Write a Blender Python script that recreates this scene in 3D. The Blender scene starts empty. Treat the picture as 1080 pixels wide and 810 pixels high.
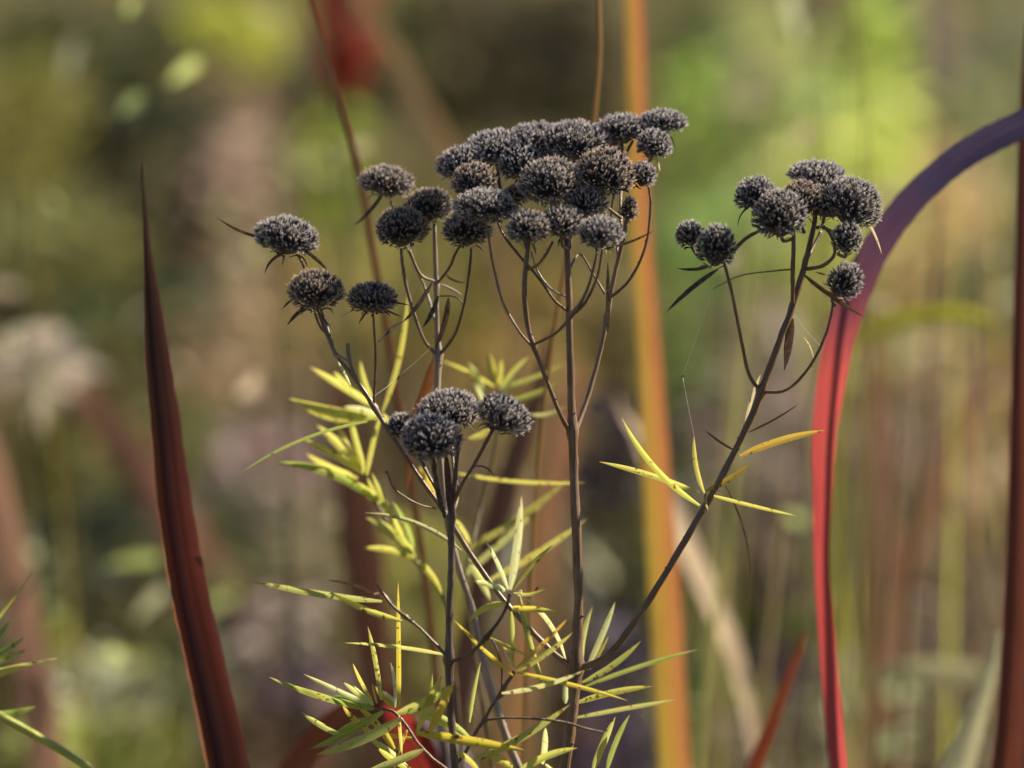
import bpy, math, random
from mathutils import Vector, Matrix, Quaternion, noise
R = math.radians
rng = random.Random(7)
sc = bpy.context.scene
col = sc.collection

# ------------------------------------------------------------------ camera
CAM = Vector((0.0, -1.275, 1.0))
TILT = R(5)
FW = Vector((0, math.cos(TILT), -math.sin(TILT)))
UP = Vector((0, math.sin(TILT), math.cos(TILT)))
RT = Vector((1, 0, 0))
FOCUS = 1.28
cd = bpy.data.cameras.new('camera')
cam = bpy.data.objects.new('camera', cd); col.objects.link(cam)
cam.location = CAM; cam.rotation_euler = (R(90) - TILT, 0, 0)
cd.lens = 200; cd.sensor_width = 36; cd.clip_start = 0.05; cd.clip_end = 800
cd.dof.use_dof = True; cd.dof.focus_distance = FOCUS + 0.002; cd.dof.aperture_fstop = 6.3
sc.camera = cam

# ------------------------------------------------------------------ light
SUN_EL, SUN_AZ = R(38), R(63)          # azimuth measured from +Y (away from camera) towards +X
w = bpy.data.worlds.new('World'); sc.world = w; w.use_nodes = True
nt = w.node_tree; nt.nodes.clear()
sky = nt.nodes.new('ShaderNodeTexSky'); sky.sky_type = 'NISHITA'; sky.sun_disc = False
sky.sun_elevation = SUN_EL; sky.sun_rotation = SUN_AZ; sky.ozone_density = 2.5; sky.altitude = 2500; sky.dust_density = 0.4
bg = nt.nodes.new('ShaderNodeBackground'); bg.inputs[1].default_value = 0.05
wo = nt.nodes.new('ShaderNodeOutputWorld')
nt.links.new(sky.outputs[0], bg.inputs[0]); nt.links.new(bg.outputs[0], wo.inputs[0])
sd = bpy.data.lights.new('sun', 'SUN'); sd.energy = 5.0; sd.angle = R(0.5); sd.color = (1.0, 0.85, 0.65)
sun = bpy.data.objects.new('sun', sd); col.objects.link(sun)
SUNV = Vector((math.sin(SUN_AZ) * math.cos(SUN_EL), math.cos(SUN_AZ) * math.cos(SUN_EL), math.sin(SUN_EL)))
sun.rotation_euler = SUNV.to_track_quat('Z', 'Y').to_euler()
vs = sc.view_settings; vs.view_transform = 'Standard'; vs.look = 'None'; vs.gamma = 1; vs.exposure = 1.2
vs.use_curve_mapping = False
sc.render.engine = 'CYCLES'
sc.cycles.max_bounces = 8; sc.cycles.transmission_bounces = 6

# ------------------------------------------------------------------ helpers
K = 0.18 / 1080
def PZ(px, py, Z):
    return CAM + Z * (FW + (px - 540) * K * RT - (py - 405) * K * UP)
def P(px, py, d=0.0):                   # d: centimetres behind the plane of focus
    return PZ(px, py, FOCUS + d / 100)
PX = K * FOCUS                          # metres per photo pixel in the plane of focus
def lin(c):
    return tuple(((v / 255) / 12.92 if v / 255 <= 0.04045 else ((v / 255 + 0.055) / 1.055) ** 2.4) for v in c)

def tagit(o, label=None, cat=None, group=None, kind=None):
    if label: o['label'] = label
    if cat: o['category'] = cat
    if group: o['group'] = group
    if kind: o['kind'] = kind
    return o
def empty(name, loc, label, cat, group=None):
    o = bpy.data.objects.new(name, None); col.objects.link(o); o.location = loc
    o.empty_display_size = 0.01
    return tagit(o, label, cat, group)
class MB:
    def __init__(s): s.v = []; s.f = []; s.a = []; s.c = []
    def vert(s, co, a=(0, 0), c=(1, 1, 1)):
        s.v.append(tuple(co)); s.a.append(a); s.c.append(c); return len(s.v) - 1
    def build(s, name, mat, parent=None, color=None, smooth=True, cols=False, origin=None):
        me = bpy.data.meshes.new(name)
        base = Vector(parent.matrix_world_loc) if False else (WL(parent) if parent else Vector((0, 0, 0)))
        if origin is not None and parent is None: base = Vector(origin)
        off = origin if origin is not None else base
        vv = [(a - off[0], b - off[1], c - off[2]) for a, b, c in s.v]
        me.from_pydata(vv, [], s.f); me.update()
        at = me.attributes.new('ab', 'FLOAT_VECTOR', 'POINT')
        flat = []
        for a in s.a: flat += [a[0], a[1], 0.0]
        at.data.foreach_set('vector', flat)
        if cols:
            ca = me.color_attributes.new('tint', 'FLOAT_COLOR', 'POINT'); flat = []
            for c in s.c: flat += [c[0], c[1], c[2], 1.0]
            ca.data.foreach_set('color', flat)
        if smooth: me.polygons.foreach_set('use_smooth', [True] * len(me.polygons))
        me.materials.append(mat)
        o = bpy.data.objects.new(name, me); col.objects.link(o)
        if parent:
            o.parent = parent; o.location = Vector(off) - WL(parent)
        else:
            o.location = off
        if color: o.color = (*color, 1)
        return o
def WL(o):
    p = Vector(o.location)
    while o.parent: o = o.parent; p += Vector(o.location)
    return p

def smooth_path(pts, n=6):              # Catmull-Rom through tuples of floats
    k = len(pts[0]); out = []
    if len(pts) == 2: pts = [pts[0], tuple((a + b) / 2 for a, b in zip(*pts)), pts[1]]
    for i in range(len(pts) - 1):
        p0 = pts[max(i - 1, 0)]; p1 = pts[i]; p2 = pts[i + 1]; p3 = pts[min(i + 2, len(pts) - 1)]
        for j in range(n):
            t = j / n
            out.append(tuple(0.5 * (2 * p1[q] + (p2[q] - p0[q]) * t + (2 * p0[q] - 5 * p1[q] + 4 * p2[q] - p3[q]) * t * t
                                    + (3 * p1[q] - p0[q] - 3 * p2[q] + p3[q]) * t ** 3) for q in range(k)))
    out.append(pts[-1])
    return out

def tube(mb, pts, sides=8, rough=0.08, square=True, knots=()):
    """pts: list of (x,y,z,r) in world metres"""
    n = len(pts); L = 0; prev = None; ring0 = None
    tx = None
    for i in range(n):
        p = Vector(pts[i][:3]); r = pts[i][3]
        t = (Vector(pts[min(i + 1, n - 1)][:3]) - Vector(pts[max(i - 1, 0)][:3])).normalized()
        if tx is None:
            tx = t.cross(Vector((0, 1, 0.1))).normalized()
        else:
            tx = (tx - t * tx.dot(t)).normalized()
        ty = t.cross(tx)
        if prev is not None: L += (p - prev).length
        prev = p
        ring = []
        for k in range(sides):
            a = 2 * math.pi * k / sides + 0.5
            q = 1.0
            if square: q = 1.0 + 0.10 * math.cos(4 * a)
            q *= 1 + rough * noise.noise(p * 900 + Vector((k * 3.1, 0, 0)))
            for kn in knots:
                q *= 1 + 0.45 * math.exp(-((i - kn) ** 2) / 0.8)
            ring.append(mb.vert(p + (tx * math.cos(a) + ty * math.sin(a)) * r * q, (k / sides, L * 100)))
        if ring0:
            for k in range(sides):
                mb.f.append((ring0[k], ring0[(k + 1) % sides], ring[(k + 1) % sides], ring[k]))
        else:
            mb.f.append(tuple(reversed(ring)))
        ring0 = ring
    mb.f.append(tuple(ring0))

def ribbon(mb, pts, face=Vector((0, -1, 0)), fold=0.35, m=6, twist=0.0, wav=0.0, seed=0, c=(1, 1, 1), rag=0.0):
    """pts: (x,y,z,width); cross-section a channel whose hollow looks towards `face`"""
    n = len(pts); rows = []
    for i in range(n):
        p = Vector(pts[i][:3]); wd = pts[i][3]
        t = (Vector(pts[min(i + 1, n - 1)][:3]) - Vector(pts[max(i - 1, 0)][:3])).normalized()
        v = i / (n - 1)
        sx = t.cross(face); sx = sx.normalized() if sx.length > 1e-6 else t.orthogonal().normalized()
        nn = sx.cross(t).normalized()
        a = twist * v
        s2 = sx * math.cos(a) + nn * math.sin(a); n2 = nn * math.cos(a) - sx * math.sin(a)
        row = []
        for j in range(m + 1):
            u = j / m * 2 - 1
            d = fold * (abs(u) ** 1.3 - 0.5)
            d += wav * noise.noise(Vector((v * 9 + seed, u * 1.2, seed * 3.7)))
            if rag and j in (0, m): u *= 1 + rag * noise.noise(Vector((i * 0.45, u * 7, seed * 5.3)))
            row.append(mb.vert(p + s2 * u * wd / 2 + n2 * d * wd / 2, (j / m, v), c))
        rows.append(row)
    for i in range(n - 1):
        for j in range(m):
            mb.f.append((rows[i][j], rows[i][j + 1], rows[i + 1][j + 1], rows[i + 1][j]))

# ------------------------------------------------------------------ materials
class NT:
    def __init__(s, name):
        s.m = bpy.data.materials.new(name); s.m.use_nodes = True
        s.t = s.m.node_tree; s.t.nodes.clear(); s.out = s.n('ShaderNodeOutputMaterial')
    def n(s, ty, **kw):
        nd = s.t.nodes.new(ty)
        for k, v in kw.items(): setattr(nd, k, v)
        return nd
    def l(s, a, b): s.t.links.new(a, b)
    def ramp(s, fac, stops):
        r = s.n('ShaderNodeValToRGB'); s.l(fac, r.inputs[0])
        els = r.color_ramp.elements
        while len(els) < len(stops): els.new(0.5)
        for e, (p, c) in zip(els, stops): e.position = p; e.color = (*c, 1) if len(c) == 3 else c
        return r.outputs[0]
    def mix(s, fac, a, b, mode='MIX'):
        x = s.n('ShaderNodeMix', data_type='RGBA', blend_type=mode)
        for val, idx in ((fac, 0), (a, 6), (b, 7)):
            if isinstance(val, (int, float)): x.inputs[idx].default_value = val
            elif isinstance(val, tuple): x.inputs[idx].default_value = (*val, 1)
            else: s.l(val, x.inputs[idx])
        return x.outputs[2]
    def noise(s, scale, vec, detail=3, rough=0.6):
        x = s.n('ShaderNodeTexNoise'); x.inputs['Scale'].default_value = scale
        x.inputs['Detail'].default_value = detail; x.inputs['Roughness'].default_value = rough
        if vec is not None: s.l(vec, x.inputs['Vector'])
        return x.outputs[0]
    def attr(s, name='ab'):
        a = s.n('ShaderNodeAttribute', attribute_name=name); return a
    def sep(s, vec):
        x = s.n('ShaderNodeSeparateXYZ'); s.l(vec, x.inputs[0]); return x.outputs
    def mapping(s, vec, scale):
        x = s.n('ShaderNodeMapping'); s.l(vec, x.inputs[0]); x.inputs['Scale'].default_value = scale; return x.outputs[0]
    def finish(s, colr, rough=0.5, trans=0.0, tcol=None, spec=0.4, bump=None, bs=0.3, sheen=0.0):
        b = s.n('ShaderNodeBsdfPrincipled')
        if isinstance(colr, tuple): b.inputs['Base Color'].default_value = (*colr, 1)
        else: s.l(colr, b.inputs['Base Color'])
        b.inputs['Roughness'].default_value = rough; b.inputs['Specular IOR Level'].default_value = spec
        if sheen: b.inputs['Sheen Weight'].default_value = sheen
        if bump is not None:
            bp = s.n('ShaderNodeBump'); bp.inputs['Strength'].default_value = bs
            bp.inputs['Distance'].default_value = 0.0003
            s.l(bump, bp.inputs['Height']); s.l(bp.outputs[0], b.inputs['Normal'])
        o = b.outputs[0]
        if trans:
            tr = s.n('ShaderNodeBsdfTranslucent')
            if tcol is None: tcol = colr
            if isinstance(tcol, tuple): tr.inputs[0].default_value = (*tcol, 1)
            else: s.l(tcol, tr.inputs[0])
            mx = s.n('ShaderNodeMixShader'); mx.inputs[0].default_value = trans
            s.l(o, mx.inputs[1]); s.l(tr.outputs[0], mx.inputs[2]); o = mx.outputs[0]
        s.l(o, s.out.inputs[0]); return s.m

def mat_leaf():
    n = NT('leaf'); ab = n.attr(); s = n.sep(ab.outputs['Vector'])
    oi = n.n('ShaderNodeObjectInfo')
    tc = n.n('ShaderNodeTexCoord')
    big = n.noise(160, tc.outputs['Object'], 2)
    c = n.mix(n.ramp(big, [(0.35, (0, 0, 0)), (0.65, (0.42, 0.42, 0.42))]), oi.outputs['Color'], (0.62, 0.52, 0.10))
    # pale midrib
    rib = n.ramp(s[0], [(0.42, (0, 0, 0)), (0.5, (0.5, 0.5, 0.5)), (0.58, (0, 0, 0))])
    c = n.mix(rib, c, (0.62, 0.62, 0.30))
    edge = n.ramp(s[0], [(0.0, (0.5, 0.5, 0.5)), (0.12, (0, 0, 0)), (0.88, (0, 0, 0)), (1.0, (0.5, 0.5, 0.5))])
    c = n.mix(edge, c, (0.62, 0.50, 0.26))
    fine = n.noise(1.0, n.mapping(ab.outputs['Vector'], (9, 5, 1)), 4)
    c = n.mix(n.ramp(fine, [(0.3, (0.4, 0.4, 0.4)), (0.6, (0, 0, 0))]), c, n.mix(0.5, c, (0.10, 0.12, 0.02)))
    # scorched tip and spots
    tip = n.ramp(s[1], [(0.86, (0, 0, 0)), (1.0, (0.75, 0.75, 0.75))])
    c = n.mix(tip, c, (0.42, 0.30, 0.14))
    sp = n.ramp(n.noise(650, tc.outputs['Object'], 3), [(0.61, (0, 0, 0)), (0.66, (0.9, 0.9, 0.9))])
    c = n.mix(sp, c, (0.14, 0.07, 0.02))
    return n.finish(c, 0.42, 0.58, None, 0.35, n.noise(1500, tc.outputs['Object']), 0.25)
def mat_dead():
    n = NT('dead_leaf'); tc = n.n('ShaderNodeTexCoord'); oi = n.n('ShaderNodeObjectInfo')
    f = n.noise(900, tc.outputs['Object'])
    c = n.mix(n.ramp(f, [(0.35, (0, 0, 0)), (0.7, (0.5, 0.5, 0.5))]), oi.outputs['Color'], (0.30, 0.22, 0.15))
    return n.finish(c, 0.7, 0.12, None, 0.2, f, 0.5)
def mat_stem():
    n = NT('stem_bark'); ab = n.attr(); oi = n.n('ShaderNodeObjectInfo')
    v = n.mapping(ab.outputs['Vector'], (26, 1.2, 1))
    f = n.noise(1.0, v, 4)
    tc = n.n('ShaderNodeTexCoord')
    f2 = n.noise(260, tc.outputs['Object'], 3)
    dark = n.mix(0.78, oi.outputs['Color'], (0.012, 0.008, 0.006))
    c = n.mix(n.ramp(f, [(0.35, (0, 0, 0)), (0.65, (1, 1, 1))]), dark, oi.outputs['Color'])
    c = n.mix(n.ramp(f2, [(0.5, (0, 0, 0)), (0.75, (0.45, 0.45, 0.45))]), c, (0.30, 0.24, 0.18))
    return n.finish(c, 0.38, 0, None, 0.5, f, 0.6)
def mat_calyx():
    n = NT('seed_calyx'); ab = n.attr(); s = n.sep(ab.outputs['Vector'])
    c = n.ramp(s[0], [(0.0, (0.015, 0.014, 0.017)), (0.42, (0.045, 0.046, 0.066)), (0.64, (0.33, 0.345, 0.43)), (0.88, (0.92, 0.86, 0.80))])  # bluish stops paint sky-tinted shade into the colour; pale tips are hairs
    oi = n.n('ShaderNodeObjectInfo')
    c = n.mix(n.ramp(oi.outputs['Random'], [(0.3, (0, 0, 0)), (1.0, (0.8, 0.8, 0.8))]), c, n.mix(1.0, c, (1.0, .80, .58), 'MULTIPLY'))
    tc = n.n('ShaderNodeTexCoord')
    f = n.noise(420, tc.outputs['Object'], 2)
    c = n.mix(n.ramp(f, [(0.45, (0, 0, 0)), (0.75, (0.35, 0.35, 0.35))]), c, (0.30, 0.21, 0.14))
    return n.finish(c, 0.65, 0.38, None, 0.15, sheen=0.7)
def mat_blade(name, stops_along, across=None, trans=0.4, rough=0.35, spec=0.5, amt=0.7, vein=1.0):
    n = NT(name); ab = n.attr(); s = n.sep(ab.outputs['Vector'])
    c = n.ramp(s[1], stops_along)
    if across:
        c = n.mix(amt, c, n.ramp(s[0], across))
    v = n.mapping(ab.outputs['Vector'], (34, 2.5, 1))
    f = n.noise(1, v, 3)
    c = n.mix(n.ramp(f, [(0.36, (vein, vein, vein)), (0.62, (0, 0, 0))]), c, n.mix(0.6, c, (0.02, 0.012, 0.01)))
    c = n.mix(n.ramp(f, [(0.58, (0, 0, 0)), (0.8, (0.5, 0.5, 0.5))]), c, (0.5, 0.36, 0.25))
    v2 = n.mapping(ab.outputs['Vector'], (2, 22, 1)); f2 = n.noise(1, v2, 3)
    c = n.mix(n.ramp(f2, [(0.5, (0, 0, 0)), (0.8, (0.5, 0.5, 0.5))]), c, n.mix(0.75, c, (0.03, 0.008, 0.01)))
    return n.finish(c, rough, trans, None, spec, f, 0.4)
def mat_tint(name, trans=0.4, rough=0.6):
    n = NT(name); a = n.attr('tint')
    tc = n.n('ShaderNodeTexCoord')
    f = n.noise(60, tc.outputs['Object'], 2)
    c = n.mix(n.ramp(f, [(0.3, (0.35, 0.35, 0.35)), (0.7, (0, 0, 0))]), a.outputs['Color'], n.mix(0.5, a.outputs['Color'], (0.05, 0.04, 0.02)))
    return n.finish(c, rough, trans, None, 0.25)
def mat_ground():
    n = NT('soil_and_litter'); tc = n.n('ShaderNodeTexCoord')
    f = n.noise(7, tc.outputs['Object'], 6)
    c = n.ramp(f, [(0.3, (0.05, 0.035, 0.02)), (0.5, (0.13, 0.10, 0.045)), (0.7, (0.10, 0.12, 0.035)), (0.85, (0.24, 0.18, 0.10))])
    return n.finish(c, 0.9, 0, None, 0.1, f, 0.6)
M_leaf, M_dead, M_stem, M_cal = mat_leaf(), mat_dead(), mat_stem(), mat_calyx()
M_tint = mat_tint('meadow_foliage'); M_ground = mat_ground()
n_ = NT('spider_silk'); M_silk = n_.finish((0.8, 0.8, 0.8), 0.3, 0.3, None, 0.6)

# ------------------------------------------------------------------ setting: ground
mb = MB()
N = 40
def gz(x, y): return 0.03 * noise.noise(Vector((x * 0.7, y * 0.7, 0))) if abs(x) < 30 and abs(y) < 40 else 0
xs = [-400, -150, -60] + [-30 + 60 * i / N for i in range(N + 1)] + [60, 150, 400]
ys = [-60, -20] + [-10 + 40 * i / N for i in range(N + 1)] + [60, 150, 500]
idx = [[mb.vert((x, y, gz(x, y) if i else 0)) for i, x in enumerate(xs)] for y in ys]
for a in range(len(ys) - 1):
    for b in range(len(xs) - 1):
        mb.f.append((idx[a][b], idx[a][b + 1], idx[a + 1][b + 1], idx[a + 1][b]))
g = mb.build('ground', M_ground); g['kind'] = 'structure'

# ------------------------------------------------------------------ meadow behind (stuff)
def strip(mb, p, d, ln, wd, c, bend, seg=3, face=None):
    d = d.normalized(); face = face or Vector((rng.uniform(-1, 1), rng.uniform(-1, 1), rng.uniform(-.6, .6)))
    s = d.cross(face)
    if s.length < 1e-4: s = d.orthogonal()
    s.normalize(); prev = None
    for i in range(seg + 1):
        t = i / seg
        q = p + d * ln * t + bend * ln * t * t
        ww = wd * (1 - t) ** 0.6 * (0.45 + 0.55 * min(1, t * 4 + 0.2)) if i < seg else wd * 0.04
        a = mb.vert(q - s * ww / 2, (0, t), c); b = mb.vert(q + s * ww / 2, (1, t), c)
        if prev: mb.f.append((prev[0], prev[1], b, a))
        prev = (a, b)
def jit(c, k=0.22):
    c = (c[0], c[1] * 1.10, c[2] * 1.12)
    f = 1 + rng.uniform(-k, k)
    return tuple(max(0.004, min(0.9, v * f * (1 + rng.uniform(-0.08, 0.08)))) for v in c)

FAM = {'green': MB(), 'olive': MB(), 'straw': MB(), 'russet': MB()}
def family(c):
    r, g, b = c
    if g >= r * 1.03: return 'green' if g < 125 else 'olive'
    if r > g * 1.18: return 'russet'
    return 'straw' if b > 0.62 * r else 'olive'
GAIN = 1.4
def patch(px, py, rx, ry, c, dens=1.0, Z=None):
    if Z is None: Z = FOCUS + 0.42 + (1 - py / 810) * 0.55 + rng.uniform(-0.07, 0.07)
    mb = FAM[family(c)]; base = tuple(min(0.75, v * GAIN) for v in lin(c))
    lm = .5 * base[0] + .5 * base[1]; base = tuple(v * max(.5, min(1.12, (lm / .17) ** .35)) for v in base); gm = sum(base) / 3; base = tuple(v * .93 + gm * m_ * .07 for v, m_ in zip(base, (1.08, 1.06, .8))); base = (max(min(base[0], 1.45 * base[1]), .74 * base[1]), base[1], min(base[2], .72 * max(base[0], base[1])))
    sc_ = K * Z; ctr = PZ(px, py, Z)
    RX, RY = rx * sc_ * 1.15, ry * sc_ * 1.15
    area = math.pi * RX * RY
    n = int(dens * area * 3.6 / (0.022 * 0.005 * 0.55))
    for _ in range(n):
        while True:
            a, b = rng.uniform(-1, 1), rng.uniform(-1, 1)
            if a * a + b * b < 1: break
        p = ctr + RT * a * RX + UP * b * RY + FW * rng.gauss(0, 0.02)
        d = Vector((rng.gauss(0, .7), rng.gauss(0, .7), rng.uniform(-0.1, 1.2)))
        ln = rng.uniform(0.012, 0.032)
        strip(mb, p - d.normalized() * ln / 2, d, ln, rng.uniform(.003, .007), jit(base), Vector((0, 0, -0.25)))
    for _ in range(max(2, int(RX / 0.02))):            # their stems, down to the ground
        p = ctr + RT * rng.uniform(-.8, .8) * RX + FW * rng.gauss(0, .05) + UP * rng.uniform(-.5, .5) * RY
        q = Vector((p.x + rng.gauss(0, .05), p.y + rng.gauss(0, .05), 0))
        strip(mb, q, p - q, (p - q).length, rng.uniform(.003, .006), jit(tuple(v * .8 for v in base)), Vector((0, 0, 0)))

# dense bank of grasses and herbs further back
COLS = [(120, 112, 62), (92, 96, 55), (135, 118, 82), (110, 92, 62), (80, 90, 52), (142, 125, 88), (125, 95, 70)]
for i in range(26000):
    y = rng.uniform(3.6, 9.5); spread = 1.2 + y * 0.28
    x = rng.uniform(-spread, spread)
    c = COLS[int((noise.noise(Vector((x * 1.7, y * 0.8, 3))) * 0.5 + 0.5 + rng.uniform(-.22, .22)) * 6.99) % 7]
    mb = FAM[family(c)]; c = jit(tuple(v * GAIN for v in lin(c)), .3)
    if rng.random() < 0.55:
        ln = rng.uniform(.5, 1.15)
        strip(mb, Vector((x, y, 0)), Vector((rng.gauss(0, .12), rng.gauss(0, .12), 1)), ln, rng.uniform(.006, .014), c,
              Vector((rng.gauss(0, .15), rng.gauss(0, .15), -0.05)), 4)
    else:
        strip(mb, Vector((x, y, rng.uniform(.05, 1.0))), Vector((rng.gauss(0, 1), rng.gauss(0, 1), rng.gauss(.5, .8))),
              rng.uniform(.05, .12), rng.uniform(.012, .03), c, Vector((0, 0, -.2)), 2)
# unseen taller meadow added beside and behind the camera to block low sky light
for i in range(9000):
    a = rng.uniform(0, 6.283); rad = rng.uniform(2.0, 5.5); x, y = math.cos(a) * rad, math.sin(a) * rad
    if y > .9 or (y < -1.2 and abs(x) < .5 and y > -2.2): continue
    c = jit(tuple(v * 1.2 for v in lin(COLS[int(rng.uniform(0, 6.99))])), .3)
    hgt = rng.uniform(.9, 2.1)
    if rng.random() < .6: strip(FAM['olive'], Vector((x, y, 0)), Vector((rng.gauss(0, .1), rng.gauss(0, .1), 1)), hgt, rng.uniform(.012, .03), c, Vector((0, 0, -.05)), 3)
    else: strip(FAM['green'], Vector((x, y, rng.uniform(.1, 2.0))), Vector((rng.gauss(0, 1), rng.gauss(0, 1), rng.gauss(.4, .8))), rng.uniform(.08, .2), rng.uniform(.03, .06), c, Vector((0, 0, -.2)), 2)
PATCHES = [(40,120,60,60,114,108,47),(60,30,60,45,82,86,48),(150,60,60,60,57,71,40),(160,190,70,85,29,54,41),(250,30,45,35,149,151,35),(210,100,40,50,83,78,48),
 (60,250,70,50,115,112,66),(25,200,40,40,138,134,77),(190,325,50,40,37,93,65),(20,310,50,40,81,57,63),(120,330,50,50,136,153,104),(110,400,50,45,93,83,50),
 (250,120,50,60,143,118,102),(250,200,50,60,182,152,143),(240,285,50,55,206,170,150),(230,365,50,50,156,127,105),(295,200,30,60,93,87,56),(320,130,30,80,62,49,47),
 (300,420,45,55,130,107,89),(290,490,50,50,145,122,123),(255,560,40,50,50,105,71),(330,600,50,60,124,115,91),(300,690,50,60,143,126,132),(200,460,45,50,103,107,61),
 (90,480,60,45,93,89,44),(110,565,55,50,50,65,56),(40,620,50,60,115,118,90),(110,640,40,30,70,68,45),(100,675,60,28,206,206,71),(110,722,60,38,206,206,169),
 (60,785,60,40,150,157,85),(150,785,60,40,206,206,111),(200,700,40,50,100,102,68),(250,640,40,50,105,105,70),(260,770,50,45,137,114,99),(340,740,40,40,130,107,121),
 (430,50,50,60,38,65,29),(500,50,50,80,78,66,49),(565,60,60,70,72,69,52),(610,60,40,80,61,53,42),(350,190,22,90,164,193,31),(330,300,45,55,137,118,77),
 (410,300,40,60,130,121,68),(480,300,50,60,106,98,50),(540,330,60,60,123,95,40),(480,385,50,50,153,125,72),(570,400,50,55,154,122,73),(640,360,40,60,122,105,72),
 (640,470,50,60,83,48,76),(430,440,50,55,116,99,77),(520,520,60,50,152,121,105),(570,600,50,60,203,199,179),(560,700,50,60,136,120,142),(440,600,45,60,144,139,69),
 (430,690,55,60,110,105,55),(640,600,50,55,55,92,67),(650,690,45,50,90,48,83),(650,780,45,45,139,77,108),(380,560,30,60,116,99,76),(500,780,60,40,127,105,82),
 (740,150,40,90,148,174,79),(730,290,30,80,148,174,99),(735,40,40,55,67,78,32),(740,420,35,60,80,94,47),(750,540,40,50,97,91,97),(770,620,40,50,49,38,32),
 (745,730,30,70,52,115,57),(800,60,45,60,157,159,101),(850,130,50,60,159,166,108),(880,190,50,50,181,187,100),(930,50,32,60,168,185,81),(930,130,30,60,184,193,97),
 (885,20,35,30,67,60,35),(790,140,20,90,206,97,138),(868,80,18,70,55,46,29),(830,290,50,50,206,196,112),(800,360,50,45,150,133,135),(780,450,45,50,113,97,108),
 (930,210,40,50,206,184,133),(980,80,30,80,157,97,106),(1035,140,22,90,130,137,102),(1000,200,40,50,176,139,107),(980,290,50,50,160,130,89),(1040,300,40,60,84,89,74),
 (1000,420,55,55,138,114,95),(950,400,45,45,135,126,90),(1062,50,25,50,106,110,86),(940,480,45,50,124,101,93),(1020,500,45,60,167,126,102),(920,560,45,50,144,147,136),
 (990,590,50,50,117,92,80),(940,640,40,45,103,87,73),(1010,680,45,45,110,86,83),(920,735,40,35,159,168,130),(980,770,50,40,103,91,74),(820,520,40,50,125,105,114),
 (800,600,45,45,153,120,114),(830,655,38,18,30,82,21),(820,720,45,50,92,62,76),(760,780,40,40,136,73,74),(910,430,40,50,151,133,98),(840,440,35,50,141,112,133),
 (780,240,40,50,149,170,98),(1050,420,30,60,133,92,48),(1040,600,30,60,96,69,45),(1050,770,30,40,79,45,38),(860,780,40,40,126,112,94)]
for q in PATCHES: patch(*q[:4], q[4:])
# the same herbs go on outside the frame
state = rng.getstate()
for i in range(90):
    q = rng.choice(PATCHES); px = rng.choice((rng.uniform(-900, -60), rng.uniform(1140, 1980)))
    patch(px, rng.uniform(-120, 820), q[2] * 1.3, q[3] * 1.3, q[4:], .55)
rng.setstate(state)
# withered upright stalks between the patches
for i in range(330):
    px, py = rng.uniform(-150, 1230), rng.uniform(-60, 560); Z = FOCUS + rng.uniform(.18, .75)
    near = min(PATCHES, key=lambda q: (q[0] - px) ** 2 + (q[1] - py) ** 2); tn = near[4:]
    if px < 720 and rng.random() < .72: continue
    c = tuple(v * GAIN * rng.uniform(.45, 1.35) for v in lin(tuple(min(255, t * k_) for t, k_ in zip(tn, (1.08, .98, 1.02)))))
    gm = sum(c) / 3; c = (max(min(c[0], 1.4 * c[1]) * .8 + gm * .2, .85 * c[1]), c[1] * .8 + gm * .2, min(c[2], .75 * c[1]))
    p = PZ(px, py, Z); q = Vector((p.x + rng.gauss(0, .06), p.y, 0))
    strip(FAM[family(tn)], q, p - q, (p - q).length, rng.uniform(.002, .006), c, Vector((rng.gauss(0, .03), 0, 0)), 6)
# small pale withered leaves, added in bright colours to paint soft sunlit glints
for i in range(110):
    px, py = rng.choice(((rng.uniform(760, 1150), rng.uniform(-30, 800)), (rng.uniform(-50, 400), rng.uniform(0, 800)))); Z = FOCUS + rng.uniform(.3, .9)
    p = PZ(px, py, Z); c = jit(rng.choice(((.62, .56, .36), (.55, .60, .22), (.60, .46, .34))), .2)
    strip(FAM['straw'], p, Vector((rng.gauss(0, 1), rng.gauss(0, .5), rng.gauss(0, .8))), rng.uniform(.006, .016), rng.uniform(.003, .006), c, Vector((0, 0, -.2)), 3, Vector((-.6, -1, -.4)))
    strip(FAM['straw'], Vector((p.x + rng.gauss(0, .03), p.y, 0)), Vector((p.x, p.y, p.z)) - Vector((p.x, p.y, 0)), p.z, .0012, (.2, .15, .1), Vector((0, 0, 0)), 3)
for nm, (name, lab, cat) in {
  'green': ('green_undergrowth', 'blurred dark and mid green leafy undergrowth behind the seed heads', 'undergrowth'),
  'olive': ('olive_undergrowth', 'blurred yellow green and olive grasses and herbs far behind', 'undergrowth'),
  'straw': ('dry_grass', 'blurred straw coloured dry grass and stalks in the background', 'dry grass'),
  'russet': ('russet_undergrowth', 'blurred russet brown withered herbs in the background', 'undergrowth')}.items():
    o = FAM[nm].build(name, M_tint, cols=True, smooth=False); tagit(o, lab, cat, None, 'stuff')

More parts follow.
